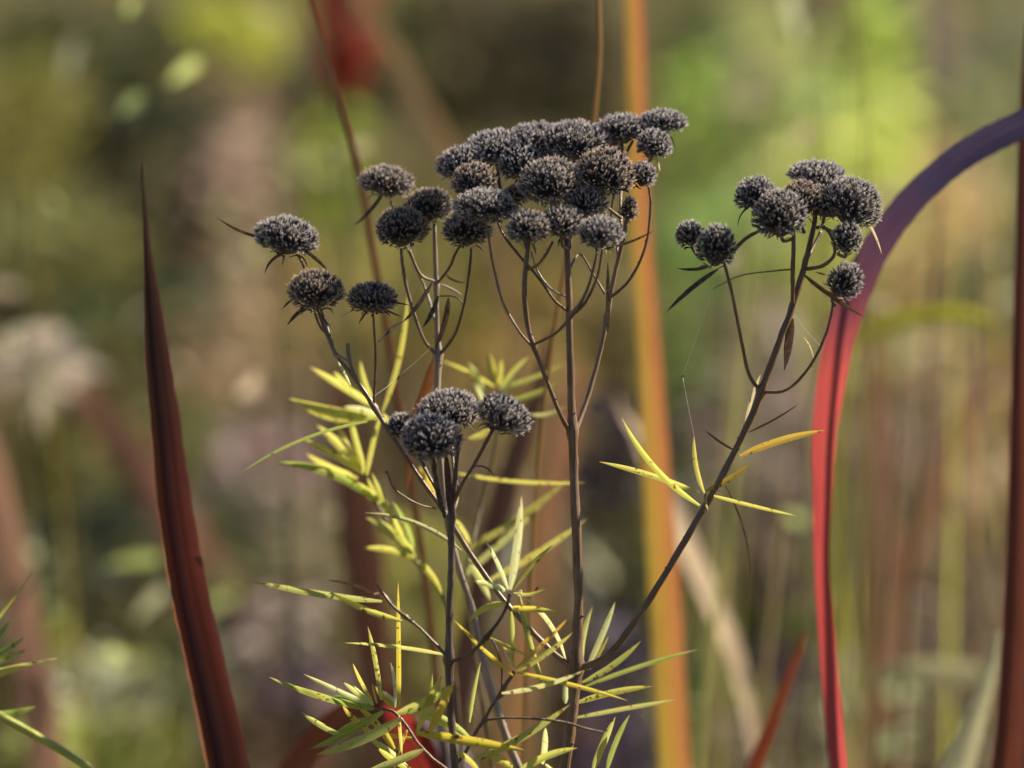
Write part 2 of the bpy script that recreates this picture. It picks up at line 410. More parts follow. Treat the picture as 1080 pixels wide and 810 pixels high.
# ------------------------------------------------------------------ big blades and stalks
def blade(name, label, cat, pts, mat, d, fold=0.35, face=(0, -1, 0), twist=0, m=12, ground=True, wav=0.05, color=None, group=None, top_world=None, seed=1):
    """pts: (px,py,width px[,depth cm]) from tip to base"""
    w4 = []
    for q in pts:
        dd = q[3] if len(q) > 3 else d
        v = P(q[0], q[1], dd); w4.append((v.x, v.y, v.z, q[2] * K * (FOCUS + dd / 100)))
    if ground:
        a, b = w4[-2], w4[-1]
        sl = (b[0] - a[0]) / max(1e-4, (a[2] - b[2]))
        ds = math.hypot(b[0] - a[0], b[2] - a[2]); sl = max(-.6, min(.6, sl)); x, z, wv = b[0], b[2], b[3]
        while z > 0:
            st_ = min(ds, .08); sl *= .8; x += sl * st_; z -= st_; ds = ds * 1.35; wv *= .985
            w4.append((x, b[1], max(z, -.01), wv))
    w4 = smooth_path(w4, 12)
    mb = MB(); ribbon(mb, w4, Vector(face), fold, m, twist, wav, seed or 1, rag=.07)
    base = (w4[-1][0], w4[-1][1], 0) if ground else w4[-1][:3]
    o = mb.build(name, mat, color=color, origin=Vector(base))
    return tagit(o, label, cat, group)

m = mat_blade('dark_red_blade', [(0, (0.36, 0.25, 0.13)), (0.12, (0.20, 0.11, 0.055)), (0.22, (0.13, 0.04, 0.022)), (0.33, (0.42, 0.06, 0.03)), (0.42, (0.20, 0.03, 0.02)), (0.5, (0.06, 0.014, 0.013)), (1, (0.06, 0.013, 0.014))],  # red band paints the backlit glow over the brown tissue
              [(0, (0.30, 0.10, 0.10)), (0.14, (0.10, 0.03, 0.03)), (0.25, (0.03, 0.008, 0.01)), (0.65, (0.03, 0.008, 0.01)), (0.8, (0.34, 0.13, 0.04)), (1, (0.22, 0.12, 0.06))], 0.14, 0.34, 0.5, 0.6)  # pink edge paints a glossy rim; rusty edge is partly painted sunlight
blade('tall_reed', 'upright dark red pointed grass blade at the left of the seed heads', 'grass blade',
      [(151,172,2),(151,195,4),(153,235,6),(155,270,9),(159,310,18),(165,380,28),(173,450,34),(183,540,39),(198,630,42),(218,720,44),(238,812,48)],
      m, 4.0, 0.75, (0.35, -1, 0), 0.25)
m = mat_blade('crimson_blade', [(0, (0.075, 0.065, 0.13)), (0.16, (0.085, 0.065, 0.14)), (0.24, (0.16, 0.06, 0.10)), (0.32, (0.66, 0.11, 0.10)), (0.45, (0.58, 0.08, 0.08)), (0.75, (0.5, 0.09, 0.10)), (1, (0.35, 0.05, 0.06))],  # purple stops mix the blade's own colour with painted sky reflection
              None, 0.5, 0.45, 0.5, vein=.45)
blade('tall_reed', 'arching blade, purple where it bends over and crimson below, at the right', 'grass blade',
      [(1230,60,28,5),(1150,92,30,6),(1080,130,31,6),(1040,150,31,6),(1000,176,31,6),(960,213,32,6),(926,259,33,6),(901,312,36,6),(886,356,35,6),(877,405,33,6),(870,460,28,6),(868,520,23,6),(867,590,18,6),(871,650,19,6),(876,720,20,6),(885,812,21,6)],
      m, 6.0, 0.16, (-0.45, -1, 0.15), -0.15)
m = mat_blade('orange_blade', [(0, (0.50, 0.22, 0.09)), (0.2, (0.46, 0.20, 0.07)), (0.34, (0.52, 0.28, 0.07)), (0.5, (0.42, 0.28, 0.05)), (0.6, (0.46, 0.32, 0.05)), (1, (0.5, 0.3, 0.05))],
              [(0, (0.5, 0.18, 0.10)), (0.2, (0.62, 0.18, 0.10)), (0.45, (0.70, 0.34, 0.08)), (0.75, (0.70, 0.50, 0.07)), (1, (0.45, 0.42, 0.08))], 0.45, 0.55, 0.3, 0.55)
blade('tall_reed', 'tall orange and yellow striped blade behind the central seed heads', 'grass blade',
      [(655,-220,14),(662,-100,18),(669,0,22),(672,100,23),(674,200,24),(680,300,26),(687,400,29),(693,500,33),(700,600,37),(706,700,38),(712,812,38)],
      m, 16, 0.12, (-0.6, -1, -0.1), 0.1)
m = mat_blade('maroon_blade', [(0, (0.26, 0.10, 0.06)), (0.35, (0.24, 0.06, 0.04)), (1, (0.38, 0.07, 0.04))], [(0, (0.2, 0.07, 0.05)), (0.5, (0.36, 0.10, 0.05)), (1, (0.16, 0.05, 0.04))], 0.4, 0.5, 0.4)
blade('tall_reed', 'dark maroon blade standing at the right edge of the photo', 'grass blade',
      [(1086,20,12),(1082,120,20),(1080,250,26),(1077,400,30),(1075,520,34),(1071,640,36),(1066,740,38),(1060,812,40)], m, 8, 0.5, (0.5, -1, 0))
def simple_blade(label, rgb, pts, d, name='tall_reed', cat='grass blade', fold=.3, trans=.35, g=1.5, face=(-0.4, -1, -.1), **kw):
    c = tuple(min(.8, v * g) for v in lin(rgb)); dk = tuple(v * .75 for v in c)
    mm = mat_blade(name + '_tissue', [(0, c), (0.5, dk), (1, c)], None, trans, .6, .25)
    return blade(name, label, cat, pts, mm, d, fold, face, **kw)
simple_blade('wide blurred mauve blade leaning at the lower left edge', (150,118,100), [(-25,430,22),(-5,500,34),(15,600,40),(35,700,42),(52,812,44)], 30)
simple_blade('blurred dark red brown blade behind the yellow leaves left of centre', (74,50,42), [(352,380,8),(366,450,28),(378,540,46),(390,640,52),(398,720,54),(404,812,54)], 28)
simple_blade('blurred dark brown blade slanting behind the blue grey front seed heads', (66,48,44), [(580,350,6),(566,420,16),(545,480,22),(520,570,26),(500,650,26),(484,740,28),(474,812,28)], 16)
simple_blade('blurred pinkish tan blade slanting beside the central stem', (158,118,88), [(610,380,10),(598,450,26),(582,520,32),(565,600,34),(548,700,34),(540,812,34)], 34)
simple_blade('broad dusky mauve blade slanting down behind the dark red blade', (120,90,78), [(60,380,20),(90,415,34),(140,480,46),(200,570,56),(250,660,62),(300,760,56),(330,812,56)], 52)
simple_blade('blurred cream dry blade slanting right of the orange blade', (196,168,140), [(650,420,6),(672,460,18),(700,520,32),(726,580,38),(756,645,38),(780,710,28),(800,812,14)], 26, g=1.6, face=(.8, -.55, .35), fold=.15)
simple_blade('thin brown grass stem crossing the upper left of centre', (96,66,46), [(322,-60,5),(328,0,6),(345,60,7),(362,115,8),(376,170,8),(388,230,8),(398,290,8),(420,420,8),(450,620,8),(470,812,8)], 9, name='thin_grass', cat='grass stem', m=4, fold=.6)
simple_blade('blurred tan stalk slanting down from the top toward the central heads', (128,108,80), [(350,-60,20),(375,-10,20),(420,70,22),(460,140,24),(500,210,24),(560,400,24),(590,600,24),(610,812,24)], 46, name='dry_reed', cat='stalk')
simple_blade('thin tan stem rising above the central heads to the top edge', (150,120,78), [(631,-60,4),(632,0,5),(633,50,6),(630,95,6),(625,140,6),(612,210,6),(590,320,6),(572,450,6),(560,620,6),(552,812,6)], 5.5, name='thin_grass', cat='grass stem', m=4, fold=.7, g=1.3)
simple_blade('short rusty brown blade leaning at the bottom right of centre', (128,62,36), [(850,665,3),(836,705,9),(815,760,14),(795,812,16)], 12)
simple_blade('cream twisted dry leaf at the lower right corner', (222,180,132), [(1054,665,3),(1047,700,10),(1036,735,20),(1022,775,30),(1006,820,38)], 12, g=2.1, face=(.3, -1, .2), fold=.2, trans=.55)
simple_blade('dark rusty blade arching at the bottom left of centre', (84,46,34), [(420,728,10),(385,740,22),(350,765,28),(318,800,30),(300,835,30)], 10)
simple_blade('blurred yellow green leaf arching out at the right', (172,172,60), [(1048,340,4),(1015,330,14),(970,333,20),(930,345,16),(895,372,8),(886,470,6),(884,640,6),(890,812,6)], 26)
simple_blade('blurred pale green leaf lying level at the lower right', (170,172,135), [(1058,712,6),(1020,708,22),(970,706,24),(930,712,14),(905,740,8),(898,812,8)], 30)
simple_blade('blurred dull brown stalk standing right of the crimson blade', (134,100,78), [(920,330,10),(925,420,20),(930,520,26),(938,640,28),(940,812,28)], 40, name='dry_reed', cat='stalk')
simple_blade('blurred pinkish brown stalk crossing the lower right background', (148,112,88), [(1060,380,8),(1020,440,22),(985,520,26),(950,620,26),(925,720,26),(905,812,26)], 36, name='dry_reed', cat='stalk')

# red plume with a green stem
t = empty('red_flower_spike', (P(352, 812, 55).x, P(352, 812, 55).y, 0), 'blurred red flower spike on a green stem at the top left of centre', 'flower spike')
mb = MB(); pts = [(*P(x, y, 55), w_ * K * 1.83) for x, y, w_ in ((362, 105, 10), (360, 200, 11), (356, 400, 11), (352, 812, 12))]
e = pts[-1]; pts += [(e[0], e[1], 0, e[3])]
tube(mb, smooth_path([(a, b, c, r / 2) for a, b, c, r in pts], 5)); mb.build('stem', M_stem, t, (.16, .22, .05))
mb = MB()
for i in range(700):
    v = rng.random(); cx, cy = 366 - 2 * v, -60 + 165 * v
    a = rng.uniform(0, 6.28); rr = 0.5 * math.sin(math.pi * min(1, .12 + v * .86)) ** .7
    p = P(cx, cy, 55) + Vector((math.cos(a) * rr, math.sin(a) * rr, 0)) * 0.012
    strip(mb, p, Vector((math.cos(a), math.sin(a), .9)), .006, .004, jit((0.52, 0.09, 0.07)), Vector((0, 0, -.2)))
mb.build('flower_cluster', M_tint, t, cols=True)

# red leaf low behind the yellow leaves
simple_blade('broad bright red leaf behind the yellow green leaves at the bottom', (178,62,52), [(404,746,6),(418,756,24),(436,778,38),(450,812,42)], 9, name='red_plant', cat='leaf', g=1.1, fold=.25)
simple_blade('blurred lilac grey leaf beside the red leaf at the bottom', (150,140,155), [(440,755,6),(462,775,32),(482,800,36),(498,835,34)], 9, name='grey_plant', cat='leaf', g=1.0, fold=.2)

# pale dry leaf clump far left
t = MB()
for i in range(26):
    p = P(40 + rng.gauss(0, 20), 386 + rng.gauss(0, 10), 46 + rng.gauss(0, 1))
    strip(t, p, Vector((rng.gauss(0, 1), rng.gauss(0, .5), rng.gauss(0, .4))), .018, .008, jit((.62, .50, .40), .1), Vector((0, 0, -.2)))
strip(t, Vector((P(45, 386, 46).x + .01, P(45, 386, 46).y, 0)), Vector((0, 0, 1)), P(45, 386, 46).z, .004, (.35, .28, .2), Vector((0, 0, 0)))
o = t.build('dry_flower_head', M_tint, cols=True); tagit(o, 'blurred cream dry flower head at the left edge', 'dry flower')

# ------------------------------------------------------------------ leaves
LC = {'y': (0.70, 0.56, 0.05), 'g': (0.26, 0.40, 0.08), 'yg': (0.60, 0.62, 0.13), 'p': (0.68, 0.74, 0.38), 'o': (0.68, 0.42, 0.05),
      'pg': (0.50, 0.58, 0.18), 'b': (0.10, 0.06, 0.045), 'd': (0.045, 0.04, 0.045), 'ob': (0.36, 0.12, 0.03), 'c': (0.5, 0.42, 0.32)}
def leaf(parent, b, tip, wpx, code, d=0.0, bend=0.0, db=0.0, curl=0.0, name='leaf', dtip=None, face=None, wav=.06, label=None):
    """b, tip: photo points of base and tip; bend: sideways bow in px; depth d at the base, dtip at the tip"""
    if dtip is None: dtip = d + rng.uniform(-.5, .5)
    L = math.hypot(tip[0] - b[0], tip[1] - b[1]) or 1
    nx, ny = -(tip[1] - b[1]) / L, (tip[0] - b[0]) / L
    pts = []; n = 12
    bend = bend + rng.uniform(-1, 1) * L * 0.015
    for i in range(n + 1):
        v = i / n
        bo = bend * 4 * v * (1 - v)
        dd = d + (dtip - d) * v + curl * 4 * v * (1 - v)
        p = P(b[0] + (tip[0] - b[0]) * v + nx * bo, b[1] + (tip[1] - b[1]) * v + ny * bo, dd)
        prof = min(1, (0.38 + 3.2 * v)) * (1 - max(0, (v - .5) / .5) ** 2.1) ** 0.85
        pts.append((p.x, p.y, p.z, max(0.35, wpx * .84 * prof) * PX))
    face = face or Vector((rng.uniform(-1.2, .2), -1, rng.uniform(-.8, .2)))
    mb = MB(); ribbon(mb, pts, face, 0.45, 4, rng.uniform(-.35, .35), wav, rng.random() * 50)
    c = LC[code]; f = rng.uniform(.85, 1.12); c = (c[0] * f * rng.uniform(.93, 1.07), c[1] * f, c[2] * f * rng.uniform(.8, 1.2))
    o = mb.build(name, M_dead if code in ('b', 'd', 'ob') else M_leaf, parent, c, origin=P(b[0], b[1], d))
    if label: o['label'] = label
    return o
def stem(parent, pts, color, name='branch', ground=False, knots=(), sides=8, n=6):
    w4 = []
    for q in pts:
        v = P(q[0], q[1], q[3]); w4.append((v.x, v.y, v.z, q[2] * .86 * PX))
    if ground:
        a, b = w4[-2], w4[-1]; sl = (b[0] - a[0]) / max(1e-3, a[2] - b[2])
        ds = math.hypot(b[0] - a[0], b[2] - a[2]); sl = max(-.9, min(.9, sl)); x, z, wv = b[0], b[2], b[3]
        while z > 0:
            st_ = min(ds, .08); sl *= .75; x += sl * st_; z -= st_; ds = ds * 1.35; wv *= 1.01
            w4.append((x, b[1], max(z, -.01), wv))
    w4 = smooth_path(w4, n)
    mb = MB(); tube(mb, w4, sides, .26, True, [k * n for k in knots])
    for i in range(2, len(w4) - 2):
        if rng.random() < .16 and w4[i][2] > .75:
            q0 = Vector(w4[i][:3]); rr = w4[i][3]; dr = Vector((rng.choice((-1, 1)) * rng.uniform(.5, 1), rng.uniform(-.8, .3), rng.uniform(.1, .9))).normalized()
            q1 = q0 + dr * (rr + rng.uniform(.8, 2.6) * PX)
            tube(mb, [(*q0, .5 * rr), (*q0.lerp(q1, .6), .35 * rr), (*q1, .15 * rr)], 5, .2, False)
    return mb.build(name, M_stem, parent, color, origin=Vector(w4[0][:3]) if not ground else WL(parent))

# ------------------------------------------------------------------ seed heads
def head(parent, px, py, wpx, hpx, d=0.0, tilt=0.0, toward=0.25, nb=5, seed=None, link=None, lr=1.7, lcol=(.30, .21, .155), dens=1.0):
    """dome of tiny five-toothed calyces; tilt (deg, + leans right), toward: lean of its axis to the camera"""
    rg = random.Random(seed if seed is not None else int(px * 13 + py * 7))
    Rx = max(6, wpx * 0.5 - 5.2); Hh = hpx * 0.5
    c = P(px, py, d)
    ax = Vector((math.sin(R(tilt)), -toward, math.cos(R(tilt)))).normalized()
    q = Vector((0, 0, 1)).rotation_difference(ax).to_matrix() @ Matrix.Rotation(rg.uniform(0, 6.28), 3, 'Z')
    inv = min(1.0, Hh / Rx)
    top, bot = max(4, hpx * .56 - 5.5), max(4, hpx * .44 - 1.0)
    zoff = -hpx * 0.07
    S = PX
    lump = [(rg.uniform(0, 6.28), rg.uniform(.03, .10), rg.choice((2, 3))) for _ in range(3)]
    def surf(th, ph):
        lf = 1 + sum(a * math.sin(k * ph + f) * math.sin(th) for f, a, k in lump) * .6
        z = math.cos(th); rad = math.sin(th) ** .95 if math.sin(th) > 0 else 0
        if z < 0: rad *= 1 - 0.42 * abs(z)
        return Vector((math.cos(ph) * rad * Rx * lf, math.sin(ph) * rad * Rx * lf, (z * top if z > 0 else z * bot) + zoff))
    mb = MB()
    # core
    rows = []
    for i in range(9):
        th = math.pi * i / 8 * .98 + .02
        rows.append([mb.vert(c + q @ (surf(th, 2 * math.pi * j / 14) * .88) * S, (0.0, 0)) for j in range(14)])
    for i in range(8):
        for j in range(14): mb.f.append((rows[i][j], rows[i][(j + 1) % 14], rows[i + 1][(j + 1) % 14], rows[i + 1][j]))
    n = int(dens * 410 * (0.35 + 0.65 * (Rx * Rx / 700)))
    thmax = R(118)
    for i in range(n):
        z = 1 - (i + .5) / n * (1 - math.cos(thmax)); th = math.acos(z) + rg.gauss(0, .05); ph = i * 2.39996 + rg.gauss(0, .12)
        p = surf(max(0.02, th), ph)
        nrm = Vector((p.x / Rx, p.y / Rx, (p.z - zoff) / max(top, 1) * 1.0)).normalized()
        k = 0.50 if th < 1.3 else .30
        dr = (nrm * (1 - k) + Vector((0, 0, k)) + Vector((rg.gauss(0, .26), rg.gauss(0, .26), rg.gauss(0, .2)))).normalized()
        ln = rg.uniform(3.9, 6.3) * (0.75 + .25 * Rx / 28); r0, r1 = .4, rg.uniform(.55, .86)
        e1 = dr.orthogonal().normalized(); e2 = dr.cross(e1); a0 = rg.uniform(0, 6.28)
        ba = []; to = []; b = p - dr * 1.5; tp = p + dr * ln * .55
        open_ = rg.uniform(-.2, .4); tl = ln * rg.uniform(.68, 1.1)
        tone = rg.uniform(.82, 1.06)
        for s in range(5):
            a = a0 + s * 1.2566; rd = e1 * math.cos(a) + e2 * math.sin(a)
            ba.append(mb.vert(c + q @ (b + rd * r0) * S, (.1 * tone, 0))); to.append(mb.vert(c + q @ (tp + rd * r1) * S, (.50 * tone, 0)))
        for s in range(5):
            s2 = (s + 1) % 5
            mb.f.append((ba[s], ba[s2], to[s2], to[s]))
            am = a0 + (s + .5) * 1.2566; rd = e1 * math.cos(am) + e2 * math.sin(am)
            j = Vector((rg.gauss(0, .25), rg.gauss(0, .25), rg.gauss(0, .25)))
            mid = mb.vert(c + q @ (tp + rd * (r1 * .98 + open_ * .5) + dr * tl * .4 + rd * .35) * S, (.72 * tone, 0))
            tip = mb.vert(c + q @ (tp + rd * (r1 * .7 + open_ * 1.6) + dr * tl + j) * S, (1.0 * tone, 0))
            mb.f.append((to[s], to[s2], mid)); 
            sd_ = (e1 * -math.sin(am) + e2 * math.cos(am)) * .25
            ml = mb.vert(c + q @ (tp + rd * (r1 * .95 + open_ * .4) + dr * tl * .3 - sd_) * S, (.7 * tone, 0))
            mr = mb.vert(c + q @ (tp + rd * (r1 * .95 + open_ * .4) + dr * tl * .3 + sd_) * S, (.7 * tone, 0))
            mb.f.append((to[s], mid, ml)); mb.f.append((mid, to[s2], mr)); mb.f.append((ml, mid, tip)); mb.f.append((mid, mr, tip))
    ho = mb.build('flower_head', M_cal, parent, smooth=False, origin=c)
    basep = c + q @ Vector((0, 0, -bot + zoff)) * S
    # bracts below the head
    for i in range(nb):
        a = rg.uniform(0, 6.28); out = q @ Vector((math.cos(a), math.sin(a), 0)); dn = q @ Vector((0, 0, -1))
        st = basep + out * Rx * .18 * S; ln = rg.uniform(.5, 1.0) * Rx * S; dw = rg.uniform(-.5, .9); w_ = rg.uniform(1.6, 3.2) * S
        pts = []
        for k in range(8):
            v = k / 7
            pp = st + out * ln * (v - .15 * v * v) + (-dn) * ln * .35 * math.sin(v * 2.0) + dn * ln * dw * v * v * .8
            pts.append((pp.x, pp.y, pp.z, w_ * (.6 + 1.2 * v) * (1 - v) ** .6 + .15 * S))
        b2 = MB(); ribbon(b2, pts, Vector((rg.uniform(-.5, .5), -.6, .8)), .5, 2, rg.uniform(-.5, .5), 0)
        cc = rg.choice(((.06, .05, .05), (.13, .10, .075), (.30, .25, .19)))
        b2.build('bract', M_dead, ho, cc, origin=st)
    if link:
        l = P(link[0], link[1], link[2]); dn = (basep - c).normalized(); ln = (l - basep).length
        mid = basep + dn * ln * .38
        mid = mid.lerp((basep + l) / 2, .45)
        up = c + (basep - c) * .6
        w4 = smooth_path([(*up, lr * PX * 1.5), (*basep, lr * PX * 1.15), (*mid, lr * PX), (*l, lr * PX * 1.2)], 6)
        b3 = MB(); tube(b3, w4, 7, .1); b3.build('peduncle', M_stem, parent, lcol, origin=Vector(l))
    return ho
DK = (.27, .165, .095); MD = (.37, .25, .16); PL = (.62, .53, .44)

# ---- plant A: tall central plant (centre, left and right clusters)
r = P(590, 812, 0)
A = empty('seed_head_plant', (r.x - .01, r.y + .01, 0), 'tallest dried plant with central, far left and right clusters of grey seed heads', 'dried plant')
stem(A, [(598,252,3.3,0),(600,320,3.8,0),(602,400,4.2,0),(604,456,5.2,0),(606,520,5.2,0),(609,580,5.5,0),(610,640,5.6,0),(607,703,7.2,0),(603,755,6.2,0),(595,815,6.4,0)], DK, 'stem', True, knots=(3, 7), sides=10)
stem(A, [(608,706,4.5,0),(640,692,4.3,-.2),(670,655,4.1,-.3),(705,600,4.1,-.3),(740,540,4.1,-.2),(760,505,3.9,-.2),(790,445,4.2,-.2),(803,412,4.6,-.2),(820,365,4,-.2),(835,325,4,-.1),(848,282,3.8,0),(858,240,3,0),(862,205,2.4,.3)], DK, knots=(7,))
stem(A, [(803,412,2.5,-.2),(790,395,2.2,-.4),(780,350,2,-.6),(771,305,2,-.8),(762,272,1.8,-.8)], DK)
stem(A, [(804,413,2.2,-.2),(830,411,1.8,-.4),(855,385,1.8,-.6),(872,350,1.7,-.7),(879,318,1.6,-.7)], DK)
stem(A, [(836,322,2.6,-.1),(836,290,2.6,-.5),(837,250,2.4,-.6),(834,236,2.2,-.6)], DK)
stem(A, [(850,284,2.4,0),(868,280,2.2,-.4),(880,268,2,-.5),(877,250,1.8,-.4),(868,238,1.6,-.3)], DK)
stem(A, [(848,280,2,0),(857,262,1.8,.5),(866,244,1.8,.8)], DK)
stem(A, [(837,284,1.2,-.5),(815,286,1,-.7),(780,291,.9,-.9),(752,305,.5,-1)], MD)
stem(A, [(772,266,2.4,-.8),(786,252,2.3,-.7),(800,244,2.2,-.6),(818,238,2,-.5)], DK)
stem(A, [(604,704,4,0),(580,685,3.6,.1),(534,636,3.4,.3),(500,590,3.4,.3),(478,555,3.3,.2),(467,538,3.2,.1),(440,500,3,0),(415,463,3,0),(395,430,3.2,0),(375,400,2.6,0),(355,375,2.5,0),(345,352,2.6,0),(336,330,2,0)], MD, knots=(8,))
stem(A, [(396,431,2.2,0),(380,408,2.2,-.3),(370,385,2.2,-.4),(367,366,2.6,-.4),(367,362,1.6,-.4)], MD)
stem(A, [(394,430,1.7,0),(396,380,1.5,-.3),(394,338,1.5,-.3),(393,325,1.4,-.3)], DK)
stem(A, [(353,373,2,0),(345,345,1.6,.4),(328,300,1.5,.7),(316,272,1.5,.8),(309,262,1.4,.8)], MD)
stem(A, [(348,355,1.6,0),(338,345,1.6,-.3),(332,330,1.6,-.3)], DK)
stem(A, [(352,374,1.8,0),(362,378,1.7,-.2),(370,384,1.8,-.4)], PL)
stem(A, [(459,536,1.3,.1),(445,533,1.2,-.3),(430,526,1.2,-.5),(415,514,1.2,-.6),(409,499,1.3,-.6),(406,498,1.6,-.6)], MD)
stem(A, [(602,457,3.2,0),(590,435,2.8,-.3),(573,392,2.6,-.5),(563,365,3,-.6),(556,340,3.2,-.6),(553,302,3.2,-.7),(556,268,2.6,-.7),(558,255,2.2,-.7)], DK, knots=(3,))
stem(A, [(562,366,1.8,-.6),(548,350,1.6,-.8),(530,318,1.6,-.9),(519,275,1.5,-.9),(514,240,1.4,-.9)], MD)
stem(A, [(563,363,1.9,-.6),(585,352,1.8,-.9),(603,334,2,-1),(618,318,2,-1),(630,292,1.8,-1),(636,262,1.7,-.9)], DK)
stem(A, [(600,332,2,-.5),(612,320,2,-1.0),(622,298,1.9,-1.1),(628,275,1.8,-1.1),(630,262,1.6,-1)], DK)
stem(A, [(599,328,2,0),(585,317,1.9,-.3),(568,293,1.8,-.4),(548,270,1.7,-.3),(530,246,1.5,-.1),(521,220,1.4,0)], DK)
stem(A, [(600,314,1.4,0),(583,306,1.4,.4),(568,288,1.4,.6),(560,265,1.4,.6)], PL)
stem(A, [(556,284,2,-.7),(566,280,1.9,-.9),(576,268,1.8,-1),(583,255,1.6,-.9)], DK)
stem(A, [(606,456,3.2,0),(618,425,2.9,.4),(632,375,2.8,.7),(640,335,3,.8),(646,300,2.8,.8),(655,262,2.6,.8),(660,238,2.4,.8)], MD, knots=(3,))
stem(A, [(643,314,1.9,.8),(660,300,1.7,.8),(674,278,1.8,.9),(683,250,1.6,1),(686,215,1.5,1),(684,196,1.5,1)], DK)
stem(A, [(598,290,1.4,0),(611,268,1.4,.5),(625,288,1.4,.8),(638,310,1.4,.8)], MD)
stem(A, [(652,275,1.6,.8),(650,250,1.6,1.2),(645,230,1.6,1.4),(648,200,1.6,1.5)], DK)
stem(A, [(600,262,2.4,0),(590,235,2.2,.6),(583,205,2.2,.9),(578,180,2,1)], DK)
stem(A, [(600,262,2.6,0),(607,225,2.4,.8),(612,190,2.2,1.2),(610,165,2,1.4)], DK)
stem(A, [(556,262,2.2,-.7),(545,235,2,.2),(530,205,1.8,.8),(523,180,1.8,1)], DK)
stem(A, [(545,235,1.6,.2),(525,215,1.5,.6),(505,198,1.4,.6)], DK)
stem(A, [(655,240,2,.8),(655,200,2,1.4),(660,165,1.8,1.8),(668,148,1.6,1.8)], DK)
CL = [  # central cluster: x y w h depth tilt toward link
 (512,218,66,38,-.4,2,.2,None),(500,190,50,38,.4,-8,.3,(528,212,.7)),(487,172,56,42,1.2,-14,.2,(525,200,.8)),(522,156,70,42,1.6,-8,.2,(528,200,.8)),
 (567,150,70,46,1.6,-2,.25,(583,195,1)),(607,150,72,50,1.4,3,.25,(610,180,1.3)),(580,192,66,56,-.2,-4,.55,(590,235,.6)),(639,182,66,58,.2,8,.5,(655,230,.9)),
 (655,136,56,34,1.8,-4,.1,(660,170,1.8)),(700,128,52,28,1.9,4,.05,(672,160,1.8)),(690,152,44,34,1.2,12,.15,(668,175,1.5)),(634,150,50,36,2.2,4,.2,(655,185,1.6)),
 (678,184,32,32,.6,8,.2,None),(617,213,48,38,-.1,6,.4,(607,240,.5)),(557,240,50,38,-1.1,-2,.25,None),(593,235,50,38,-.7,2,.25,(598,262,-.1)),
 (633,246,50,38,-1.2,3,.25,None),(663,221,22,32,.6,10,.2,(655,245,.8)),(548,172,50,40,1.0,-4,.35,(560,210,.9)),(545,205,30,24,1.3,0,.3,(547,232,.4))]
for x, y, w_, h_, d, ti, tw, lk in CL: head(A, x, y, w_, h_ * (.9 if h_ > 40 else 1), d, ti, tw, 4, None, lk)
for x, y, w_, h_, d, ti, tw in ((303,250,70,44,.8,8,.1),(333,307,60,46,-.4,0,.3),(393,315,54,36,-.3,2,.25)): head(A, x, y, w_, h_, d, ti, tw, 7)
RC = [(727,247,34,32,.1,-14,.2,(752,268,-.4)),(756,260,46,52,-.8,6,.35,None),(797,205,48,40,.2,-14,.2,(830,232,-.4)),(862,183,64,28,1.0,2,.1,(862,212,.4)),
 (822,227,60,56,-.6,-8,.45,(836,252,-.6)),(845,210,46,44,.1,0,.3,(848,245,0)),(871,210,66,46,.5,4,.3,(862,240,.2)),(900,215,66,56,.2,22,.3,(868,240,0)),
 (893,252,36,40,-.4,0,.5,(884,268,-.4)),(891,297,40,46,-.6,32,.35,(880,322,-.7))]
for x, y, w_, h_, d, ti, tw, lk in RC: head(A, x, y, w_, h_, d, ti, tw, 4, None, lk)
# single long bracts and withered leaves on A
for b, t_, w_, c_, d, bd in [((284,252),(230,230),5,'b',.8,-4),((303,266),(279,289),4,'b',.6,5),((318,262),(346,286),5,'d',.5,-2),((331,318),(303,343),5,'d',-.4,2),
  ((757,284),(703,329),6,'d',-.8,3),((748,281),(714,283),4,'d',-.8,-2),((912,228),(930,268),4,'c',.2,-2),((846,288),(911,334),7,'b',-.8,2),((698,133),(712,158),3,'d',1.9,-3),
  ((686,160),(696,182),4,'c',1.2,-3),((800,215),(778,240),3,'d',.1,6),((640,262),(690,243),4,'d',-1.2,2),((641,350),(641,276),8,'d',.2,1),((836,336),(827,391),8,'b',0,-2),
  ((852,258),(861,232),3,'b',-.5,2),((880,292),(860,287),3,'b',-.5,0),((858,385),(847,355),3,'c',-.4,3),((625,246),(640,268),3,'c',-.7,-3),((545,252),(573,291),3,'c',-.3,-2),
  ((331,319),(350,345),3,'b',-.3,2),((394,317),(432,322),3,'b',-.3,-1),((395,320),(424,334),3,'b',-.3,1),((390,319),(360,334),3,'b',-.3,1),((393,322),(378,342),3,'b',-.3,1),((312,314),(298,326),3,'b',-.3,1)]:
    leaf(A, b, t_, w_, c_, d, bd, name='bract', curl=rng.uniform(-.2, .2))
# yellow leaves at the node of the right branch
for b, t_, w_, c_, d, bd in [((738,533),(656,441),9,'yg',0,-7),((738,520),(632,487),8,'yg',.3,3),((743,520),(732,459),7,'yg',-.2,-3),((744,518),(791,489),7,'o',-.3,2),((746,521),(840,544),5,'yg',-.2,0),
  ((780,481),(870,454),9,'o',0,-4),((745,520),(747,538),4,'c',-.3,2),((775,475),(744,454),3,'b',0,-1),((789,456),(841,427),3,'b',.2,1),((765,512),(791,628),4,'b',0,-8),((786,452),(803,393),5,'c',.3,-2),((835,330),(828,390),4,'b',0,2)]:
    leaf(A, b, t_, w_, c_, d, bd)
